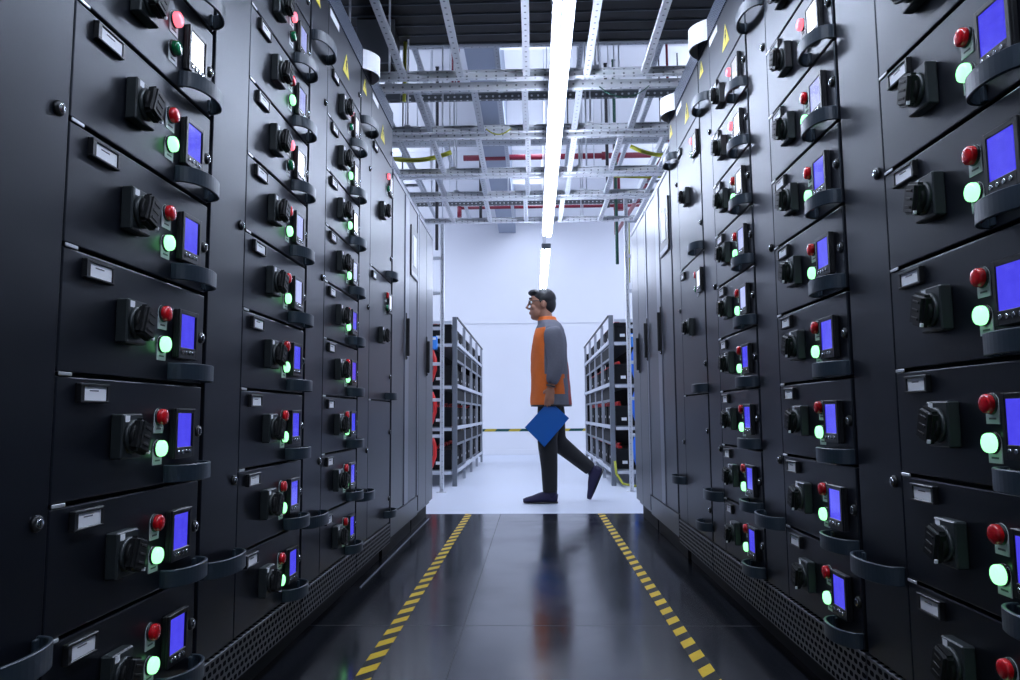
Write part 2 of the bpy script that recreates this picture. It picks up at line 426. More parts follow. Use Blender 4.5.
def cabinet(side, y_left, W, z0, p, label, states, variant='drawers'):
    """side -1: left row (local x -> +Y), +1: right row (local x -> -Y)"""
    X = -.7064 if side < 0 else .6959
    root = thing('switchgear_cabinet', label, 'electrical cabinet', (X, y_left, 0), PI/2 if side < 0 else -PI/2, 'switchgear cabinets in the %s row' % ('left' if side < 0 else 'right'))
    cw = .20*W/.70; dw = W-cw-.0125; zb = z0-p; zt = z0+8*p
    key = (W, z0)
    link('cabinet_body', cm(('body',)+key, lambda: MB().use('gap').box(.001, W-.001, .018, .62, .08, HT).mesh('cabinet_body')), root)
    link('base_plinth', cm(('base',)+key, lambda: MB().use('gap').box(.0, W, .05, .60, 0, .079).mesh('base_plinth')), root)
    link('louvred_plinth', cm(('plinth',)+key, lambda: MB().use('perf').box(.003, W-.003, -.004, .02, .083, zb-.003, .002).mesh('louvred_plinth')), root)
    link('header_panel', cm(('head',)+key, lambda: MB().use('perfhead').box(.001, W-.001, -.002, .02, 2.150, HT, .002).mesh('header_panel')), root)
    link('cable_door', cm(('cdoor',)+key, lambda: MB().use('paint').box(.004, cw-.0015, 0, .02, zb+.002, 2.146, .0018, 2).mesh('cable_door')), root)
    cdr = root.children[-1] if False else [c for c in COL.objects if c.parent == root and c.name.startswith('cable_door')][-1]
    for z in (z0+.177, z0+.787, z0+1.397):
        link('lock', cm('lk', lambda: lockm().mesh('lock')), cdr, (cw-.028, 0, z))
    for z in (z0-.017, zt-.03):
        link('pull_handle', cm(('cph', cw), lambda: arc_handle(cw-.012, .05, .036).mesh('pull_handle')), cdr, (.004, 0, z))
    link('top_panel', cm(('tpan',)+key, lambda: MB().use('paint').box(cw+.0015, cw+dw, 0, .02, zt+.0035, 2.146, .0022, 2).mesh('top_panel')), root)
    link('warning_triangle', cm('wt', lambda: warn_tri(.095).mesh('warning_triangle')), root, (cw+.245, -.0005, zt+.055))
    link('warning_triangle', cm('wt2', lambda: warn_tri(.07).mesh('warning_triangle')), root, (.06, -.0005, zt+.125))
    link('name_strip', cm('ns', lambda: MB().use('card').box(0, .12, -.001, 0, 0, .026).mesh('name_strip')), root, (cw+.015, -.0005, 2.108))
    link('lock', cm('lk', lambda: lockm().mesh('lock')), root, (cw+dw-.03, 0, zt+.07))
    so = link('bowed_sign_plate', cm('sign', lambda: sign_mesh('a').mesh('bowed_sign_plate')), root, (.012, -.0005, 2.152))
    if variant == 'drawers':
        for i in range(9):            # i = 0 bottom unit
            st = states[i] if i < len(states) else 'g'
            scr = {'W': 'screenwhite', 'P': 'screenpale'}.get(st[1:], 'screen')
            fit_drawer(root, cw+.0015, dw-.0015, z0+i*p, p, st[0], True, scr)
    else:
        for zb_, zt_, full in ((z0+5*p, zt, 1), (z0+2*p, z0+5*p, 2), (zb, z0+2*p, 0)):
            h = zt_-zb_; w = dw-.0015
            d = link('compartment_door', cm(('bigdoor', w, round(h, 4)), lambda: MB().use('paint').box(0, w, 0, .02, -h+.0035, -.0035, .0022, 2).mesh('compartment_door')), root, (cw+.0015, 0, zt_))
            def sub(name, key_, fn, x, z, y=0): return link(name, cm(key_, lambda: fn().mesh(name)), d, (x, y, z))
            sub('lock', 'lk', lockm, w-.02, -.10 if full else -.15); sub('lock', 'lk', lockm, w-.02, -h+.12)
            if full:
                sub('label_frame', 'lf', label_frame, .03, -.02); sub('label_card', 'lc', label_card, .03, -.02)
                sub('switch_plate', 'sp', switch_plate, .19, -.25); sub('rotary_switch', 'sk', switch_knob, .19, -.25)
                for zz, col in ((-.065, 'red'), (-.125, 'green')):
                    sub('lamp_plate', 'lp', lamp_plate, .355, zz)
                    kk = 'redon' if (col == 'red' and full == 1) else col+'off'
                    sub(col+'_lamp', kk, lambda: dome(.0152, .017, kk), .355, zz-.0165, -.004)
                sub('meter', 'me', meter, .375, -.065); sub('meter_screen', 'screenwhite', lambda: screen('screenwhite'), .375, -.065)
                sub('meter_button', 'mb', buttons, .375, -.065)
            sub('pull_handle', 'ph', lambda: arc_handle(.150, .047, .033), w-.14, -h+.006 if full else -h+.04)
            sub('hinge_clip', 'hc', lambda: MB().use('clip').box(0, .032, -.0025, 0, -.003, .003, .001), .002, .0)
    return root
zL, pL, zR, pR = .37247, .19593, .38773, .1939
cabinet(-1, .8857-.701, .7, zL, pL, 'charcoal cabinet of drawer units, first of the left row beside the camera', ['g']*9)
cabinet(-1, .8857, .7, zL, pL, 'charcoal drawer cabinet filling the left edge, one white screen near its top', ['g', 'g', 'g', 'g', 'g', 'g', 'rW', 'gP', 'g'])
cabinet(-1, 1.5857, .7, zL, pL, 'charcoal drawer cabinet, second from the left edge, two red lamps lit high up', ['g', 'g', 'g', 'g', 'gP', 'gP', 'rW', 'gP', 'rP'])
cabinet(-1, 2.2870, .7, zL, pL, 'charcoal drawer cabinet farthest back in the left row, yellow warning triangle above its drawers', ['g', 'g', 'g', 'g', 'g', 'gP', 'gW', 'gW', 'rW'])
cabinet(-1, 2.9885, .7, zL, pL, 'charcoal cabinet with three tall doors, in the left row next to the plain racks', [], 'doors')
WR = .676
cabinet(1, 1.652-.6765, WR, zR, pR, 'charcoal cabinet of drawer units, first of the right row beside the camera', ['g']*9)
cabinet(1, 1.652, WR, zR, pR, 'charcoal drawer cabinet filling the right edge, with the largest blue screens', ['g']*9)
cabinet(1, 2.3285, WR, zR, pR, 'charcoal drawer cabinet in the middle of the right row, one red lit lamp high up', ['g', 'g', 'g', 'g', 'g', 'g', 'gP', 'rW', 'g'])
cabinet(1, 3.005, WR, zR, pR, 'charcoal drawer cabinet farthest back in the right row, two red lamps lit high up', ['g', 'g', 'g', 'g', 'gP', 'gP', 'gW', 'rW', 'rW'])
cabinet(1, 3.6825, WR, zR, pR, 'charcoal cabinet with three tall doors, in the right row next to the plain racks', [], 'doors')

# plain server racks at the far end of each row
def slim_handle():
    mb = MB().use('black').box(-.012, .012, -.006, 0, -.13, .13, .003, 2)
    mb.box(-.008, .008, -.022, -.005, -.11, .10, .004, 2); mb.use('chrome').rev([(.006, -.006), (.006, -.010), (.003, -.011)], 'y', c=(0, 0, -.12), n=10)
    return mb
def server_rack(side, ya, yb, label, display, split, bottom, stiles, handles):
    X = -.7064 if side < 0 else .6959; W = yb-ya; top = 1.955
    root = thing('server_rack', label, 'server rack', (X, ya if side < 0 else yb, 0), PI/2 if side < 0 else -PI/2, 'plain racks at the far end of the %s row' % ('left' if side < 0 else 'right'))
    link('cabinet_body', MB().use('rackpaint').box(.002, W-.002, .02, .95, .09, top, .003).mesh('cabinet_body'), root)
    link('base_plinth', MB().use('gap').box(.01, W-.01, .04, .93, 0, .089).mesh('base_plinth'), root)
    fl = (lambda a, b: (a, b)) if side < 0 else (lambda a, b: (W-b, W-a))
    h0 = .215 if bottom else .12
    for a, b in split:
        x0, x1 = fl(a, b)
        link('rack_door', MB().use('rackpaint').box(x0+.003, x1-.003, -.002, .019, h0, top-.03, .003, 2).mesh('rack_door'), root)
    if bottom: link('bottom_panel', MB().use('rackpaint').box(.004, W-.004, -.001, .019, .1, .208, .002).mesh('bottom_panel'), root)
    link('top_rim', MB().use('stile').box(.003, W-.003, -.004, .019, top-.027, top-.002, .002).mesh('top_rim'), root)
    for a, b in stiles:
        x0, x1 = fl(a, b); link('door_stile', MB().use('stile').box(x0+.001, x1-.001, -.006, .019, h0, top-.03, .003).mesh('door_stile'), root)
    if display:
        a, b, za, zb = display; x0, x1 = fl(a, b)
        wdw = link('status_panel', MB().use('black').box(x0, x1, -.010, -.002, za, zb, .003).mesh('status_panel'), root)
        link('status_panel_frame', MB().use('stile').box(x0+.006, x1-.006, -.0115, -.010, za+.006, za+.03).mesh('status_panel_frame'), wdw)
        link('status_sheet', MB().use('card').box(x0+.06, x1-.06, -.0118, -.010, za+.07, zb-.05).mesh('status_sheet'), wdw)
    for a, z in handles:
        link('swing_handle', slim_handle().mesh('swing_handle'), root, (fl(a, a)[0], -.004, z))
    return root
server_rack(-1, 3.70, 4.56, 'tall grey rack with a framed status panel, between left switchgear and end rack', (.535, .765, 1.50, 1.80), [(.0, .345), (.50, .785)], True, [(.36, .485), (.80, .845)], [(.395, 1.13)])
server_rack(-1, 4.575, 5.22, 'plain tall grey double-door rack closing the far end of the left row', None, [(.0, .3225), (.3225, .645)], False, [], [(.325, 1.08)])
server_rack(1, 3.70, 4.56, 'tall grey rack with a framed status panel, between right switchgear and end rack', (.03, .27, 1.52, 1.80), [(.0, .31), (.45, .79)], True, [(.325, .44), (.80, .85)], [(.335, 1.14), (.825, 1.14)])
server_rack(1, 4.575, 5.20, 'plain tall grey double-door rack closing the far end of the right row', None, [(.0, .3125), (.3125, .625)], False, [], [(.305, 1.085)])

# ------------------------------------------------------------------ aisle lamps
def linear_lamp(y0, y1, label):
    L = y1-y0
    root = thing('linear_lamp', label, 'ceiling lamp', (.14, y0, 2.33), 0, 'tube lamps hung in line above the aisle')
    link('lamp_housing', MB().use('fixture').box(-.048, .048, 0, L, .018, .048, .004).box(-.020, -.012, 0, L, .048, .058).mesh('lamp_housing'), root)
    link('lamp_end_cap', MB().use('battgrey').box(-.045, .045, -.012, 0, -.012, .046, .004).mesh('lamp_end_cap'), root)
    link('lamp_end_cap', MB().use('battgrey').box(-.045, .045, L, L+.012, -.012, .046, .004).mesh('lamp_end_cap'), root)
    mb = MB().use('tube'); mb.tube([(.016, .01, .0), (.016, L-.01, .0)], .019, 12); link('lamp_tube', mb.mesh('lamp_tube'), root)
    mb = MB().use('tube'); mb.tube([(-.032, .01, .006), (-.032, L-.01, .006)], .008, 8); link('lamp_tube', mb.mesh('lamp_tube'), root)
    link('dark_gap_strip', MB().use('battgrey').box(-.0135, -.0065, 0, L, -.006, .018).mesh('dark_gap_strip'), root)  # dark strip added to draw the gap between the tubes
    for q in (.15, .5, .85):
        link('suspension_rod', MB().use('galv').tube([(0, L*q, .048), (0, L*q, .655 if y0+L*q < 4.4 else 2.26)], .004, 6).mesh('suspension_rod'), root)
linear_lamp(-1.2, 2.78, 'white tube lamp above the near aisle, nearest the camera')
linear_lamp(2.81, 6.78, 'long white tube lamp hanging over the far half of the aisle')
linear_lamp(7.30, 9.9, 'short white tube lamp beyond the gap, ending above the walking man')

# ------------------------------------------------------------------ cable ladders
def rail(mk, L, w, h, t=.0035):
    """C-channel along local x, centred, open side to -y"""
    return MB().use(mk).box(0, L, w/2-t, w/2, -h/2, h/2).box(0, L, -w/2, w/2-t, -h/2, -h/2+t).box(0, L, -w/2, w/2-t, h/2-t, h/2)
def cross_ladder(x0, x1, ya, yb, z, rungs, label, mk='slot', rk='slot', zc=HC, rods=(), group='cable ladders crossing above the aisle'):
    root = thing('cable_ladder', label, 'cable ladder', (x0, ya, z), 0, group)
    L = x1-x0; D = yb-ya
    link('side_rail', rail(mk, L, .03, .042).mesh('side_rail'), root, (0, D, 0))
    link('side_rail', rail(mk, L, .03, .042).mesh('side_rail'), root, (L, 0, 0), (0, 0, PI))
    for x in rungs:
        link('rung', rail(rk, D-.03, .034, .022).mesh('rung'), root, (x-x0, .015, -.006), (0, 0, PI/2))
    for x in rods:
        for yy in (0, D):
            link('threaded_rod', MB().use('galv').tube([(x-x0, yy, .02), (x-x0, yy, zc-z)], .006, 6).mesh('threaded_rod'), root)
            link('rod_bracket', MB().use('galv').box(x-x0-.02, x-x0+.02, yy-.02, yy+.02, .0215, .03).mesh('rod_bracket'), root)
    return root
ZT = 2.42
RX = (-.98, -.645, -.355, -.02, .285, .575, .90)
cross_ladder(-1.25, 1.25, 2.35, 3.66, ZT, RX, 'nearest slotted steel cable ladder, crossing the aisle below the black ceiling', zc=3.0, rods=(-.93, .33))
cross_ladder(-1.25, 1.25, 3.80, 4.39, ZT, (-.93, -.61, -.30, -.03, .26, .60, .88), 'second slotted steel cable ladder across the aisle, just past the black ceiling', zc=HC, rods=(-.75, .36), rk='slotgrey')
cross_ladder(-1.25, 1.25, 4.50, 5.18, ZT, (-.95, -.62, -.33, -.02, .27, .56, .90), 'third slotted steel cable ladder across the aisle', zc=HC, rods=(-.55, .34))
cross_ladder(-1.25, 1.25, 5.27, 5.74, ZT, (-.97, -.68, -.36, -.03, .28, .58, .9), 'fourth slotted steel cable ladder across the aisle, narrower than its neighbours', zc=HC, rods=(-.59, .4), rk='slotgrey')
cross_ladder(-1.25, 1.25, 5.84, 6.55, ZT, (-.97, -.70, -.37, -.05, .25, .61, .92), 'farthest slotted steel cable ladder across the aisle, above the white upright ladders', zc=HC, rods=(-.80, .44))
# upper tier
for ya, yb, z, mk, txt in ((4.60, 5.35, 3.07, 'slotgrey', 'upper grey cable ladder just behind the edge of the black ceiling'),
                           (5.05, 5.75, 2.91, 'slotdark', 'upper dark slotted cable ladder above the second crossing ladder'),
                           (6.35, 7.2, 3.06, 'slotgrey', 'upper grey cable ladder in the middle distance below the red pipe'),
                           (8.2, 8.9, 3.05, 'slotdark', 'farthest upper dark slotted cable ladder near the back wall')):
    cross_ladder(-2.1, 2.1, ya, yb, z, (-1.7, -1.15, -.75, -.22, .33, .84, 1.3, 1.8), txt, mk, 'slotgrey', HC, (-1.0, .62), 'upper cable ladders')
# ladders running along above each row of cabinets
for s, nm in ((-1, 'left'), (1, 'right')):
    for lvl, z, dx in (('lower', 2.60, 0), ('upper', 3.22, 1.45)):
        xc = s*(1.12+dx*.4); root = thing('cable_ladder', '%s long cable ladder running over the %s cabinet row' % (lvl, nm), 'cable ladder', (xc, 2.2, z), 0, 'long cable ladders over the cabinet rows')
        for xx in (-.2, .2):
            link('side_rail', rail('slotgrey', 4.4, .03, .05).mesh('side_rail'), root, (xx, 0, 0), (0, 0, PI/2))
        y = .2
        while y < 4.3:
            link('rung', rail('slotdark' if lvl == 'upper' else 'slotgrey', .37, .03, .02).mesh('rung'), root, (-.185, y, -.008)); y += .33
        for yy in (1.0 if lvl == 'lower' else 1.3, 4.1):
            link('threaded_rod', MB().use('darkrod').tube([(0, yy, 0), (0, yy, (3.0 if yy < 2 else HC)-z)], .007, 6).mesh('threaded_rod'), root)
            link('rod_plate', MB().use('galv').box(-.2, .2, yy-.02, yy+.02, -.034, -.026).mesh('rod_plate'), root)

# wide flat tray of grey-green channel and the two red pipes
M['traygrey'] = mat('dark_tray_grey', (.10, .115, .115), .5, .2)
root = thing('cable_tray', 'long dark grey solid cable tray hung across the room above the red pipe', 'cable tray', (-2.6, 7.76, 3.63), 0)
link('tray_body', MB().use('traygrey').box(0, 5.2, 0, .22, 0, .004).box(0, 5.2, 0, .004, .004, .08).box(0, 5.2, .216, .22, .004, .08).mesh('tray_body'), root)
for x in (1.2, 3.0, 4.2): link('threaded_rod', MB().use('darkrod').tube([(x, .11, .004), (x, .11, HC-3.63)], .008, 6).mesh('threaded_rod'), root)
o = link('fire_pipe', MB().use('redpipe').tube([(-.84, 9, 3.86), (1.7, 9, 3.86)], .036, 12).rev([(.05, -.03), (.05, .03)], 'x', c=(.9, 9, 3.86), n=12).use('galv').tube([(-.5, 9, 3.89), (-.5, 9, 4.6)], .006, 6).tube([(1.5, 9, 3.89), (1.5, 9, 4.6)], .006, 6).mesh('fire_pipe'))
tag(o, 'thick dark red fire pipe running across under the ceiling', 'pipe', 'red fire pipes')
mb = MB().use('redpipe').tube([(-.93, 9.4, 3.34), (1.45, 9.4, 3.34)], .02, 10).tube([(-.93, 9.4, 3.36), (-.93, 9.4, 3.22)], .03, 10)
mb.use('galv').tube([(-.3, 9.4, 3.34), (-.3, 9.4, 4.6)], .006, 6).use('redpipe')
mb.rev([(.05, -.02), (.05, .02)], 'x', c=(1.12, 9.4, 3.36), n=14).tube([(1.12, 9.4, 3.38), (1.12, 9.4, 4.6)], .018, 8).box(1.05, 1.19, 9.34, 9.46, 3.28, 3.42, .02)
o = link('fire_pipe', mb.mesh('fire_pipe')); tag(o, 'thin red pipe with a valve fitting, lowest pipe before the back wall', 'pipe', 'red fire pipes')
o = link('drain_pipe', MB().use('redpipe').tube([(-.62, 5.95, 3.36), (-.62, 5.95, 4.6)], .035, 12).mesh('drain_pipe'), loc=(0, 0, 0))
tag(o, 'upright dark red pipe left of centre just behind the black ceiling', 'pipe', 'red fire pipes')
o = link('slanted_pipe', MB().use('redpipe').tube([(1.06, 5.6, 2.72), (1.06, 9.3, 2.95)], .022, 10).rev([(.032, -.02), (.032, .02)], 'y', c=(1.06, 7.4, 2.832), n=12).tube([(1.06, 9.3, 2.95), (1.06, 9.3, 4.6)], .02, 8).tube([(1.06, 5.6, 2.72), (1.06, 5.6, 4.6)], .01, 8).mesh('slanted_pipe'))
tag(o, 'faded red pipe running away above the right cabinet row', 'pipe', 'red fire pipes')
for x, y, z1, k, nm in ((-.60, 8.6, 2.98, 'darkrod', 'black hanging rod left of the beam shadow'), (-1.05, 8.08, 2.5, 'darkrod', 'long black hanging rod over the left white upright ladder'),
                        (.84, 8.08, 2.95, 'darkrod', 'black hanging rod right of the lamp near the red valve'), (.92, 8.0, 2.3, 'greencable', 'dark green hanging conduit beside the red valve')):
    o = link('hanger_rod', MB().use(k).tube([(x, y, z1), (x, y, HC)], .018, 8).box(x-.02, x+.02, y-.02, y+.02, HC-.008, HC).mesh('hanger_rod')); tag(o, nm, 'rod', 'hanger rods')
# black bus duct ends hanging above the left row, edge of the deck
for x0, x1, y0, y1, z0, z1, t in ((-1.0, -.80, 4.15, 4.38, 2.74, 2.99, 'larger black duct end above the left cabinets under the black ceiling'), (-.878, -.812, 4.42, 4.48, 2.635, 2.72, 'smaller black duct end beside the yellow cable above the left cabinets')):
    root = thing('bus_duct', t, 'duct', ((x0+x1)/2, y0, z0), 0, 'black bus ducts')
    xa = (x1-x0)/2
    link('duct_body', MB().use('deck').box(-xa, xa, 0, y1-y0, 0, z1-z0, .006).mesh('duct_body'), root)
    link('duct_flange', MB().use('battgrey').box(-xa-.012, xa+.012, -.012, -.001, -.01, z1-z0+.008, .003).mesh('duct_flange'), root)
    link('threaded_rod', MB().use('galv').tube([(0, .03, z1-z0), (0, .03, (3.0 if y0 < 4.4 else HC)-z0)], .008, 6).mesh('threaded_rod'), root)

# earth straps and cables draped on the ladders
def sag(p, q, d, n=9):
    p, q = Vector(p), Vector(q); return [p.lerp(q, i/n)-Vector((0, 0, d*4*(i/n)*(1-i/n))) for i in range(n+1)]
for p, q, d, k, r, t in (((-.27, 4.36, 2.41), (-.12, 4.36, 2.41), .035, 'earth', .004, 'yellow-green earth strap looped on the second ladder left of the lamp'),
                         ((.36, 3.78, 2.40), (.62, 3.78, 2.40), .06, 'greencable', .003, 'thin green wire looped under the second ladder right of the lamp'),
                         ((-.95, 5.0, 2.46), (-.55, 5.0, 2.50), .03, 'earth', .016, 'thick yellow-green cable above the left racks'),
                         ((-1.1, 5.3, 2.475), (-.5, 5.3, 2.475), .01, 'earth', .009, 'thin yellow-green cable lying on the ladders at left'),
                         ((.68, 5.0, 2.52), (1.15, 5.0, 2.50), .06, 'earth', .014, 'yellow-green cable sagging above the right racks'),
                         ((.62, 5.5, 2.47), (1.2, 5.5, 2.47), .012, 'earth', .008, 'straight yellow-green cable lying on the ladders at right'),
                         ((.9, 6.82, 2.45), (.9, 6.88, 1.9), -.02, 'earth', .006, 'yellow-green wire running down beside the right upright ladder')):
    tag(link('earth_cable', MB().use(k).tube(sag(p, q, d), r, 6).mesh('earth_cable')), t, 'cable', 'earth cables on the ladders')
tag(link('lamp_cord', MB().use('fixture').tube([(.085, 2.95, 2.99), (.075, 2.95, 2.8), (.10, 2.97, 2.62), (.08, 3.0, 2.5), (.10, 3.0, 2.39)], .005, 6).mesh('lamp_cord')), 'white flex hanging down to the long tube lamp', 'cord')
tag(link('earth_cable', MB().use('earth').tube([(-.775, 4.42, 3.0), (-.775, 4.42, 2.75), (-.78, 4.425, 2.62)], .011, 8).mesh('earth_cable')), 'thick yellow-green cable dropping beside the black duct at left', 'cable', 'earth cables on the ladders')

# ------------------------------------------------------------------ white upright ladders
for s, x, nm in ((-1, -.832, 'left'), (1, .868, 'right')):
    root = thing('upright_cable_ladder', 'white slotted upright ladder between the %s racks and battery racks' % nm, 'cable ladder', (x, 6.80, 0), 0, 'white upright ladders')
    h = 2.47 if s < 0 else 2.70
    for xx in (0, s*.42):
        link('upright', rail('slotwhite', h, .036, .034).mesh('upright'), root, (xx, 0, 0), (0, -PI/2, 0))
        link('foot_plate', MB().use('galv').box(xx-.045, xx+.045, -.03, .03, 0, .006).mesh('foot_plate'), root)
    z = .16
    while z < h-.1:
        link('rung', MB().use('rail').box(min(0, s*.42)+.018, max(0, s*.42)-.018, -.012, .012, z, z+.03, .002).mesh('rung'), root); z += .327

# ------------------------------------------------------------------ battery racks
LV = (.156, .575, .985, 1.40); TOPZ = 1.66
def battery_proto():
    root = thing('battery', 'x', 'battery', (0, 0, 0), 0)
    link('battery_case', MB().use('battdark').box(-.105, .105, -.17, .17, 0, .195, .006, 2).box(-.110, .110, -.173, .173, .15, .162, .002).mesh('battery_case'), root)
    link('terminal_cover', MB().use('redcable').box(-.085, -.045, -.12, -.06, .195, .218, .005).mesh('terminal_cover'), root)
    link('terminal_cover', MB().use('redcable').box(-.085, -.045, .06, .12, .195, .218, .005).mesh('terminal_cover'), root)
    for bx in ((.105, .1062, -.03, .01, .07, .095), (-.1062, -.105, -.01, .03, .07, .095), (-.05, .0, -.1715, -.170, .05, .08)):
        link('battery_label', MB().use('card').box(*bx).mesh('battery_label'), root)
    link('jumper_cable', MB().use('redcable').tube([(-.065, .09, .212), (-.03, .14, .235), (-.06, .20, .23), (-.065, .24, .212)], .010, 6).mesh('jumper_cable'), root)
    return root
proto = None
ordn = ['nearest', 'second', 'third', 'farthest']; lvn = ['bottom', 'second', 'third', 'top']
def battery_rack(s, xf, y0, y1, nm):
    global proto
    X1 = xf+s*.62; xa, xb = min(xf, X1), max(xf, X1); D = y1-y0; nb = 4; bl = D/nb
    root = thing('battery_rack', 'grey steel battery rack on the %s side, full of black batteries' % nm, 'rack', (xf, y0, 0), 0, 'battery racks on the pale floor')
    for j in range(nb+1):
        for xx in ((0, s*.3, s*.6) if j in (0,) else (0, s*.6)):
            mb = MB().use('battgrey' if j == 0 else 'postgrey'); w = .045 if j == 0 else .03
            mb.box(min(xx, xx+s*w), max(xx, xx+s*w), j*bl-.02, j*bl+.02, 0, TOPZ, .002)
            link('post', mb.mesh('post'), root)
    link('dark_backing_sheet', MB().use('battdark').box(min(s*.305, s*.315), max(s*.305, s*.315), .0, D, .08, 1.56).mesh('dark_backing_sheet'), root)  # dark sheet added so the rack interior stays dark
    link('dark_end_sheet', MB().use('battdark').box(min(s*.035, s*.30), max(s*.035, s*.30), D+.041, D+.047, .08, 1.56).mesh('dark_end_sheet'), root)  # dark sheet added to hide the bright wall through the far end
    for k, z in enumerate(LV+(TOPZ-.03,)):
        top = k == 4
        link('shelf_rail', MB().use('batt' if top else 'rail').box(min(-s*.008, s*.004), max(-s*.008, s*.004), .0, D, z-.026 if not top else z+.010, z+.010 if not top else z+.03, .001).mesh('shelf_rail'), root)
        if not top: link('shelf', MB().use('battgrey').box(min(s*.05, s*.59), max(s*.05, s*.59), -.01, D+.0405, z-.012, z, .001).mesh('shelf'), root)
        link('end_bracket', MB().use('rail').box(min(s*.05, s*.59), max(s*.05, s*.59), -.035, -.021, z-.04, z-.01, .002).mesh('end_bracket'), root)
    for k in range(4):
        if k < 3: link('side_panel', MB().use('battdark').box(min(s*.012, s*.016), max(s*.012, s*.016), .03, D-.03, LV[k]+.26, LV[k]+.372).use('battgrey').box(min(s*.010, s*.016), max(s*.010, s*.016), .03, D-.03, LV[k]+.235, LV[k]+.26).mesh('side_panel'), root)
    for lv in range(4):
        for b in range(nb):
            for q in (0, 1):
                for c, xo in ((0, .165), (1, .455)):
                    if c == 1 and b > 0: continue
                    if lv == 3 and False: continue
                    if proto is None: proto = battery_proto(); o = proto
                    else: o = copy_tree(proto)
                    o.location = (xf+s*xo, y0+b*bl+.035+.18+q*(bl-.43+.0)+(0.0), LV[lv]+.0005)
                    if s > 0: o.rotation_euler = (0, 0, 0)
                    tag(o, 'black battery, %s rack, %s shelf, %s bay, %s, %s' % (nm, lvn[lv], ordn[b], ('front', 'rear')[q], ('inner row' if c else 'by the aisle')), 'battery', 'batteries in the %s rack' % nm)
battery_rack(-1, -.752, 7.36, 11.0, 'left')
battery_rack(1, .745, 7.36, 10.9, 'right')
# monitoring boxes and cables on the near ends of the battery racks
for s, nm, k in ((-1, 'left', 'redcable'), (1, 'right', 'bluecable')):
    o = link('monitoring_box', MB().use('bluebox').box(-.06, .06, -.03, .03, 0, .13, .006).use('fixture').box(-.05, .05, -.032, -.0301, .095, .12).mesh('monitoring_box'), loc=(s*1.0, 7.294, 1.33 if s < 0 else 1.34))
    tag(o, 'bright blue box fixed to the end of the %s battery rack' % nm, 'box', 'blue boxes on the battery racks')
    for i, z in enumerate((.96, .55, .131)):
        pts = [(s*1.05, 7.312, z), (s*.99, 7.26, z+.07), (s*.955, 7.245, z+.17), (s*.955, 7.25, z+.27), (s*.985, 7.27, z+.35), (s*1.09, 7.312, z+.385)]
        o = link('battery_cable', MB().use(k).tube(pts, .02, 8).mesh('battery_cable'))
        tag(o, '%s cable bowed at the end of the %s battery rack, %s of three' % ('red' if s < 0 else 'blue', nm, ('top', 'middle', 'lowest')[i]), 'cable', 'thick battery cables')
o = link('earth_cable', MB().use('earth').tube([(.775, 7.30, .24), (.785, 7.28, .12), (.84, 7.24, .03), (.93, 7.22, .012), (1.02, 7.22, .012)], .012, 8).mesh('earth_cable'))
tag(o, 'yellow-green cable reaching the floor at the foot of the right battery rack', 'cable', 'floor earth cable')

# ------------------------------------------------------------------ the walking person (faces -X)
M['skin'] = mat('skin', (.36, .17, .11), .5)
M['hair'] = mat('black_hair', (.006, .006, .009), .55)
M['orange'] = noisy(mat('orange_cloth', (.66, .135, .012), .75), 60, .1)
M['greycloth'] = noisy(mat('grey_cloth', (.105, .108, .135), .8), 60, .12)
M['redtrim'] = mat('red_brown_cloth', (.30, .05, .045), .8)
M['trouser'] = mat('black_trousers', (.006, .006, .009), .8)
M['shoe'] = mat('navy_shoe', (.006, .004, .04), .7)
M['folder'] = mat('blue_folder', (.004, .105, .42), .35)
PY = 6.04
def wp(o, vox=.006, sm=4):
    r = o.modifiers.new('remesh', 'REMESH'); r.mode = 'VOXEL'; r.voxel_size = vox; r.use_smooth_shade = True
    s_ = o.modifiers.new('smooth', 'SMOOTH'); s_.iterations = sm; s_.factor = .6
    return o
mb = MB().use('skin')
# skull, jaw, nose, ears, neck
mb.ell((.075, 0, 1.605), (.098, .076, .095), 24); mb.ell((.035, 0, 1.535), (.058, .054, .085), 20)
mb.ell((.012, 0, 1.483), (.030, .030, .028), 14)                         # chin
mb.tube([(-.018, 0, 1.612), (-.034, 0, 1.585), (-.050, 0, 1.557), (-.028, 0, 1.545)], [.009, .009, .012, .009], 10)   # nose
mb.ell((-.020, 0, 1.518), (.012, .022, .007), 12); mb.ell((-.018, 0, 1.506), (.012, .020, .007), 12)                      # lips
mb.ell((-.010, 0, 1.628), (.016, .052, .010), 12)                          # brow
for s in (-1, 1):
    mb.ell((.085, s*.079, 1.575), (.020, .009, .032), 12)                  # ears
    mb.ell((.010, s*.040, 1.558), (.028, .018, .022), 12)                  # cheeks
mb.tube([(.085, 0, 1.56), (.105, 0, 1.47), (.135, 0, 1.38)], [.056, .058, .066], 16)
# trunk, arms, legs inside the clothes
mb.tube([(.135, 0, 1.42), (.135, 0, 1.34), (.125, 0, 1.15), (.13, 0, .98), (.135, 0, .84)], [(.10, .06), (.165, .09), (.14, .085), (.135, .085), (.14, .085)], 18, side=(0, 1, 0))
armL = [(.155, -.185, 1.345), (.185, -.215, 1.10), (.175, -.225, 1.055), (.135, -.225, .905)]
armR = [(.145, .185, 1.345), (.165, .215, 1.10), (.155, .22, 1.06), (.105, .20, .92)]
for a in (armL, armR): mb.tube(a, [.046, .038, .036, .026], 12)
legF = [(.130, -.085, .86), (.100, -.085, .49), (.125, -.085, .10)]
legB = [(.145, .085, .86), (.185, .085, .475), (.455, .085, .245)]
mb.tube(legF, [.075, .052, .035], 12); mb.tube(legB, [.075, .052, .035], 12)
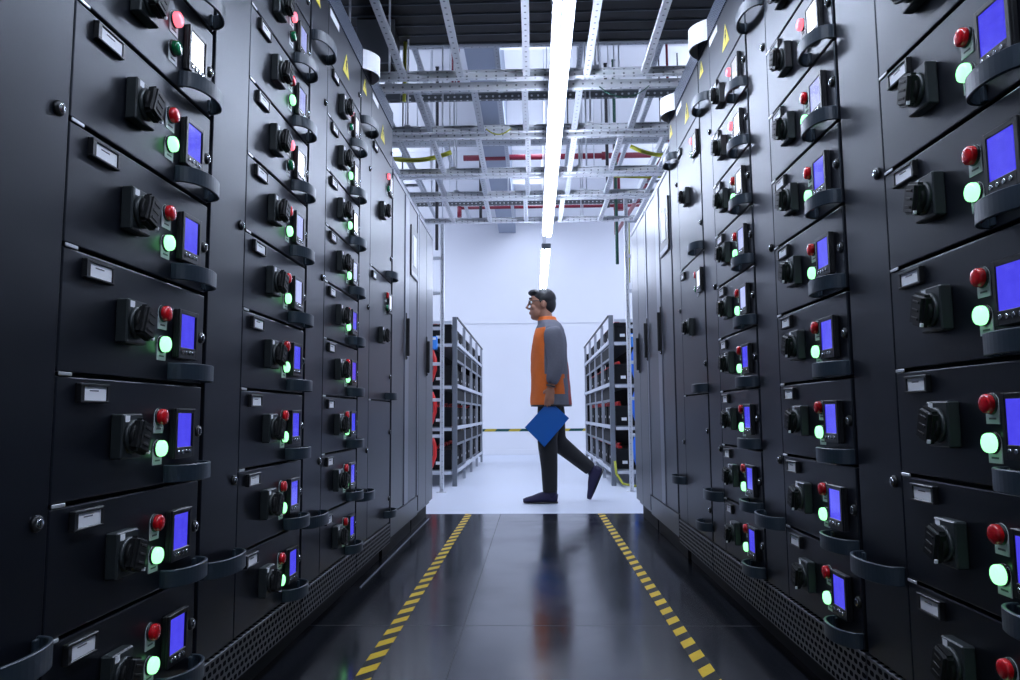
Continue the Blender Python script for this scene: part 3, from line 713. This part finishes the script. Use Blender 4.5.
# hands
def hand(w, d, curl, side, thumb_dir):
    """w wrist, d unit direction of the hand, curl = bend direction of fingers"""
    w, d, curl, side = Vector(w), Vector(d).normalized(), Vector(curl), Vector(side)
    k = w+d*.085
    mb.tube([w-d*.01, w+d*.03, k], [(.016, .024), (.018, .036), (.013, .038)], 12, side=curl)
    for i, (off, ln) in enumerate(((-.030, .070), (-.010, .078), (.010, .073), (.030, .058))):
        b0 = k-d*.01+side*off
        p = [b0, b0+d*ln*.45+curl*.006, b0+d*ln*.75+curl*.018, b0+d*ln*.92+curl*.032]
        mb.tube(p, [.0095, .009, .0085, .007], 8); mb.ell(p[-1], (.007, .007, .007), 8)
    t0 = w+d*.025-side*.030
    p = [t0, t0+Vector(thumb_dir)*.030, t0+Vector(thumb_dir)*.045+d*.022+curl*.012, t0+Vector(thumb_dir)*.045+d*.048+curl*.02]
    mb.tube(p, [.013, .012, .0105, .008], 8); mb.ell(p[-1], (.008, .008, .008), 8)
hand((.133, -.225, .898), (-.12, 0, -1), (0, .75, 0), (1, 0, -.1), (-.5, .8, -.25))
hand((.103, .20, .912), (-.2, 0, -.98), (0, -.8, 0), (.9, 0, -.45), (-.6, -.5, -.2))
body = link('person', mb.mesh('person'), loc=(0, PY, 0)); wp(body, .0055, 3)
tag(body, 'man in an orange and grey jacket walking left, holding a blue folder', 'person')
P = body
# hair cap
mb = MB().use('hair'); mb.ell((.092, 0, 1.632), (.100, .083, .083), 24); mb.ell((.130, 0, 1.585), (.062, .070, .080), 18)
mb.ell((.022, 0, 1.678), (.060, .062, .030), 16)
for k in range(26):
    a = random.uniform(0, 2*PI); r_ = random.uniform(.02, .075)
    mb.ell((.085+r_*math.cos(a), r_*math.sin(a)*.8, 1.695-r_*.25), (.022, .016, .018), 8)
for s in (-1, 1): mb.ell((.065, s*.072, 1.615), (.012, .010, .035), 8)
hr = link('hair', mb.mesh('hair'), P); wp(hr, .006, 2)
# glasses, eyes, eyebrows
mb = MB().use('black')
for s in (-1, 1):
    mb.tube([(-.030, s*.034+.024*math.cos(a), 1.597+.017*math.sin(a)) for a in [2*PI*i/16 for i in range(17)]], .0028, 6)
    mb.tube([(-.028, s*.058, 1.603), (.03, s*.080, 1.603), (.085, s*.086, 1.600)], .003, 6)
mb.tube([(-.030, -.012, 1.600), (-.034, 0, 1.603), (-.030, .012, 1.600)], .0025, 6)
link('glasses', mb.mesh('glasses'), P)
mb = MB()
for s in (-1, 1): mb.use('card').ell((-.008, s*.032, 1.597), (.012, .013, .010), 10); mb.use('hair').ell((-.0175, s*.032, 1.597), (.004, .006, .006), 8)
link('eyes', mb.mesh('eyes'), P)
mb = MB().use('hair')
for s in (-1, 1): mb.tube([(-.026, s*.014, 1.628), (-.024, s*.035, 1.632), (-.010, s*.054, 1.627)], .004, 6)
link('eyebrows', mb.mesh('eyebrows'), P)
# jacket: rings from collar to hem with colour zones
def ringloft(rows, n=36):
    b = bmesh.new(); R = []
    for (cx, rx, ry, z, pw) in rows:
        ring = []
        for i in range(n):
            a = 2*PI*i/n; ca, sa = math.cos(a), math.sin(a)
            f = 1+.018*math.sin(5*a+z*21)+.012*math.sin(9*a-z*33)
            ring.append(b.verts.new((cx+rx*f*math.copysign(abs(ca)**pw, ca), ry*f*math.copysign(abs(sa)**pw, sa), z)))
        R.append(ring)
    for A_, B_ in zip(R, R[1:]):
        for i in range(n):
            f = b.faces.new((A_[i], A_[(i+1) % n], B_[(i+1) % n], B_[i])); f.smooth = True
    return b, R
rows = [(.112, .068, .066, 1.475, 1), (.120, .074, .080, 1.445, 1), (.135, .088, .145, 1.415, .9), (.135, .108, .190, 1.375, .9), (.133, .125, .205, 1.32, .9), (.130, .136, .205, 1.24, .9),
        (.130, .142, .200, 1.14, .9), (.132, .146, .198, 1.04, .9), (.136, .150, .200, .94, .9), (.140, .156, .204, .85, .9), (.142, .160, .206, .775, .9), (.142, .158, .204, .755, .9)]
fine = []
for a, b_ in zip(rows, rows[1:]):
    for k in range(3): fine.append(tuple(a[i]+(b_[i]-a[i])*k/3 for i in range(5)))
fine.append(rows[-1])
b, R = ringloft(fine, 48)
mb = MB(); names = ['orange', 'greycloth', 'redtrim', 'black']
for k in names: mb.use(k)
for f in b.faces:
    c = f.calc_center_median(); i = 1
    if c.z > 1.44: i = 0
    elif c.x < .095 and c.z < 1.37: i = 0
    elif c.z < 1.01 and c.x < .235 and c.z > .85: i = 0
    elif c.z < .85 and c.x < .10: i = 0
    if c.x > .268 and c.z < 1.2: i = 2
    if c.z < .768: i = 3
    f.material_index = i
for v in b.verts: pass
bm2 = b; mp = {v: mb.bm.verts.new(v.co) for v in bm2.verts}
for f in bm2.faces:
    nf = mb.bm.faces.new([mp[v] for v in f.verts]); nf.material_index = f.material_index; nf.smooth = True
bm2.free()
jk = link('jacket', mb.mesh('jacket'), P)
so = jk.modifiers.new('thick', 'SOLIDIFY'); so.thickness = .006; so.offset = -1
def sleeve(a, nm):
    a = [Vector(p) for p in a]
    path = [a[0]+Vector((-.01, 0, .035)), a[0], a[0].lerp(a[1], .35), a[0].lerp(a[1], .7), a[1], a[2], a[2].lerp(a[3], .5), a[2].lerp(a[3], .9)]
    mb = MB().use('greycloth').tube(path, [.045, .080, .080, .074, .070, .068, .056, .046], 20)
    q = a[2].lerp(a[3], .90)
    mb.use('black').tube([q, a[2].lerp(a[3], 1.02)], [.046, .040], 20)
    for v in mb.bm.verts:
        z = v.co.z; v.co.x += .004*math.sin(z*95+v.co.y*30); v.co.y += .003*math.sin(z*120)
    o = link('sleeve', mb.mesh('sleeve'), P); sb = o.modifiers.new('sub', 'SUBSURF'); sb.levels = sb.render_levels = 1
    return o
sleeve(armL, 'l'); sleeve(armR, 'r')
# trousers (one garment)
mb = MB().use('trouser')
mb.tube([(.137, 0, .90), (.137, 0, .82)], [(.155, .11), (.165, .115)], 20, side=(0, 1, 0))
mb.tube([(.132, -.08, .87), (.122, -.085, .70), (.105, -.085, .50), (.108, -.085, .44), (.118, -.085, .28), (.122, -.085, .085)], [.098, .094, .080, .078, .066, .058], 18)
mb.tube([(.142, .08, .87), (.160, .085, .70), (.180, .085, .51), (.205, .085, .455), (.32, .085, .36), (.455, .085, .25)], [.098, .094, .078, .074, .064, .056], 18)
tr = link('trousers', mb.mesh('trousers'), P); wp(tr, .009, 3)
# shoes
def shoe(mtx, nm):
    b2 = MB().use('shoe')
    b2.tube([(.060, 0, .040), (.035, 0, .044), (-.02, 0, .050), (-.08, 0, .042), (-.13, 0, .032), (-.185, 0, .024), (-.21, 0, .022)],
            [(.024, .030), (.037, .040), (.038, .050), (.040, .040), (.045, .030), (.034, .022), (.014, .014)], 18, side=(0, 1, 0))
    b2.tube([(.012, 0, .045), (.012, 0, .105)], [(.038, .048), (.036, .044)], 16, side=(0, 1, 0))
    b2.use('black').tube([(.062, 0, .008), (-.02, 0, .008), (-.12, 0, .008), (-.205, 0, .010)], [(.030, .008), (.038, .008), (.046, .008), (.018, .008)], 16, side=(0, 1, 0))
    for k in range(4): b2.use('card' if False else 'black').tube([(-.03-.022*k, -.022, .083-.009*k), (-.035-.022*k, 0, .090-.009*k), (-.03-.022*k, .022, .083-.009*k)], .003, 6)
    for v in b2.bm.verts: v.co = mtx @ v.co
    return link('shoe', b2.mesh('shoe'), P)
shoe(Matrix.Translation((.120, -.085, .0)), 'f')
shoe(Matrix.Translation((.475, .085, .235)) @ Matrix.Rotation(math.radians(-66), 4, 'Y') @ Matrix.Translation((-.01, 0, -.075)), 'b')
# folder held in the left hand
c4 = [(-.071, .593), (.079, .441), (.274, .662), (.123, .800)]
mb = MB().use('folder').prism(c4, -.006, -.004).prism(c4, .004, .006)
(x0, z0_), (x1, z1_) = c4[0], c4[1]
mb.prism([c4[0], c4[1], (c4[1][0]+.004, c4[1][1]+.004), (c4[0][0]+.004, c4[0][1]+.004)], -.006, .006)
pg = MB().use('card').prism([(-.060, .593), (.079, .452), (.262, .660), (.124, .792)], -.0038, .0038)
fo = thing('folder', 'flat blue folder held by its corner in the hand of the walking man', 'folder', (0, PY-.188, 0))
link('folder_cover', mb.mesh('folder_cover'), fo); link('paper_sheets', pg.mesh('paper_sheets'), fo)
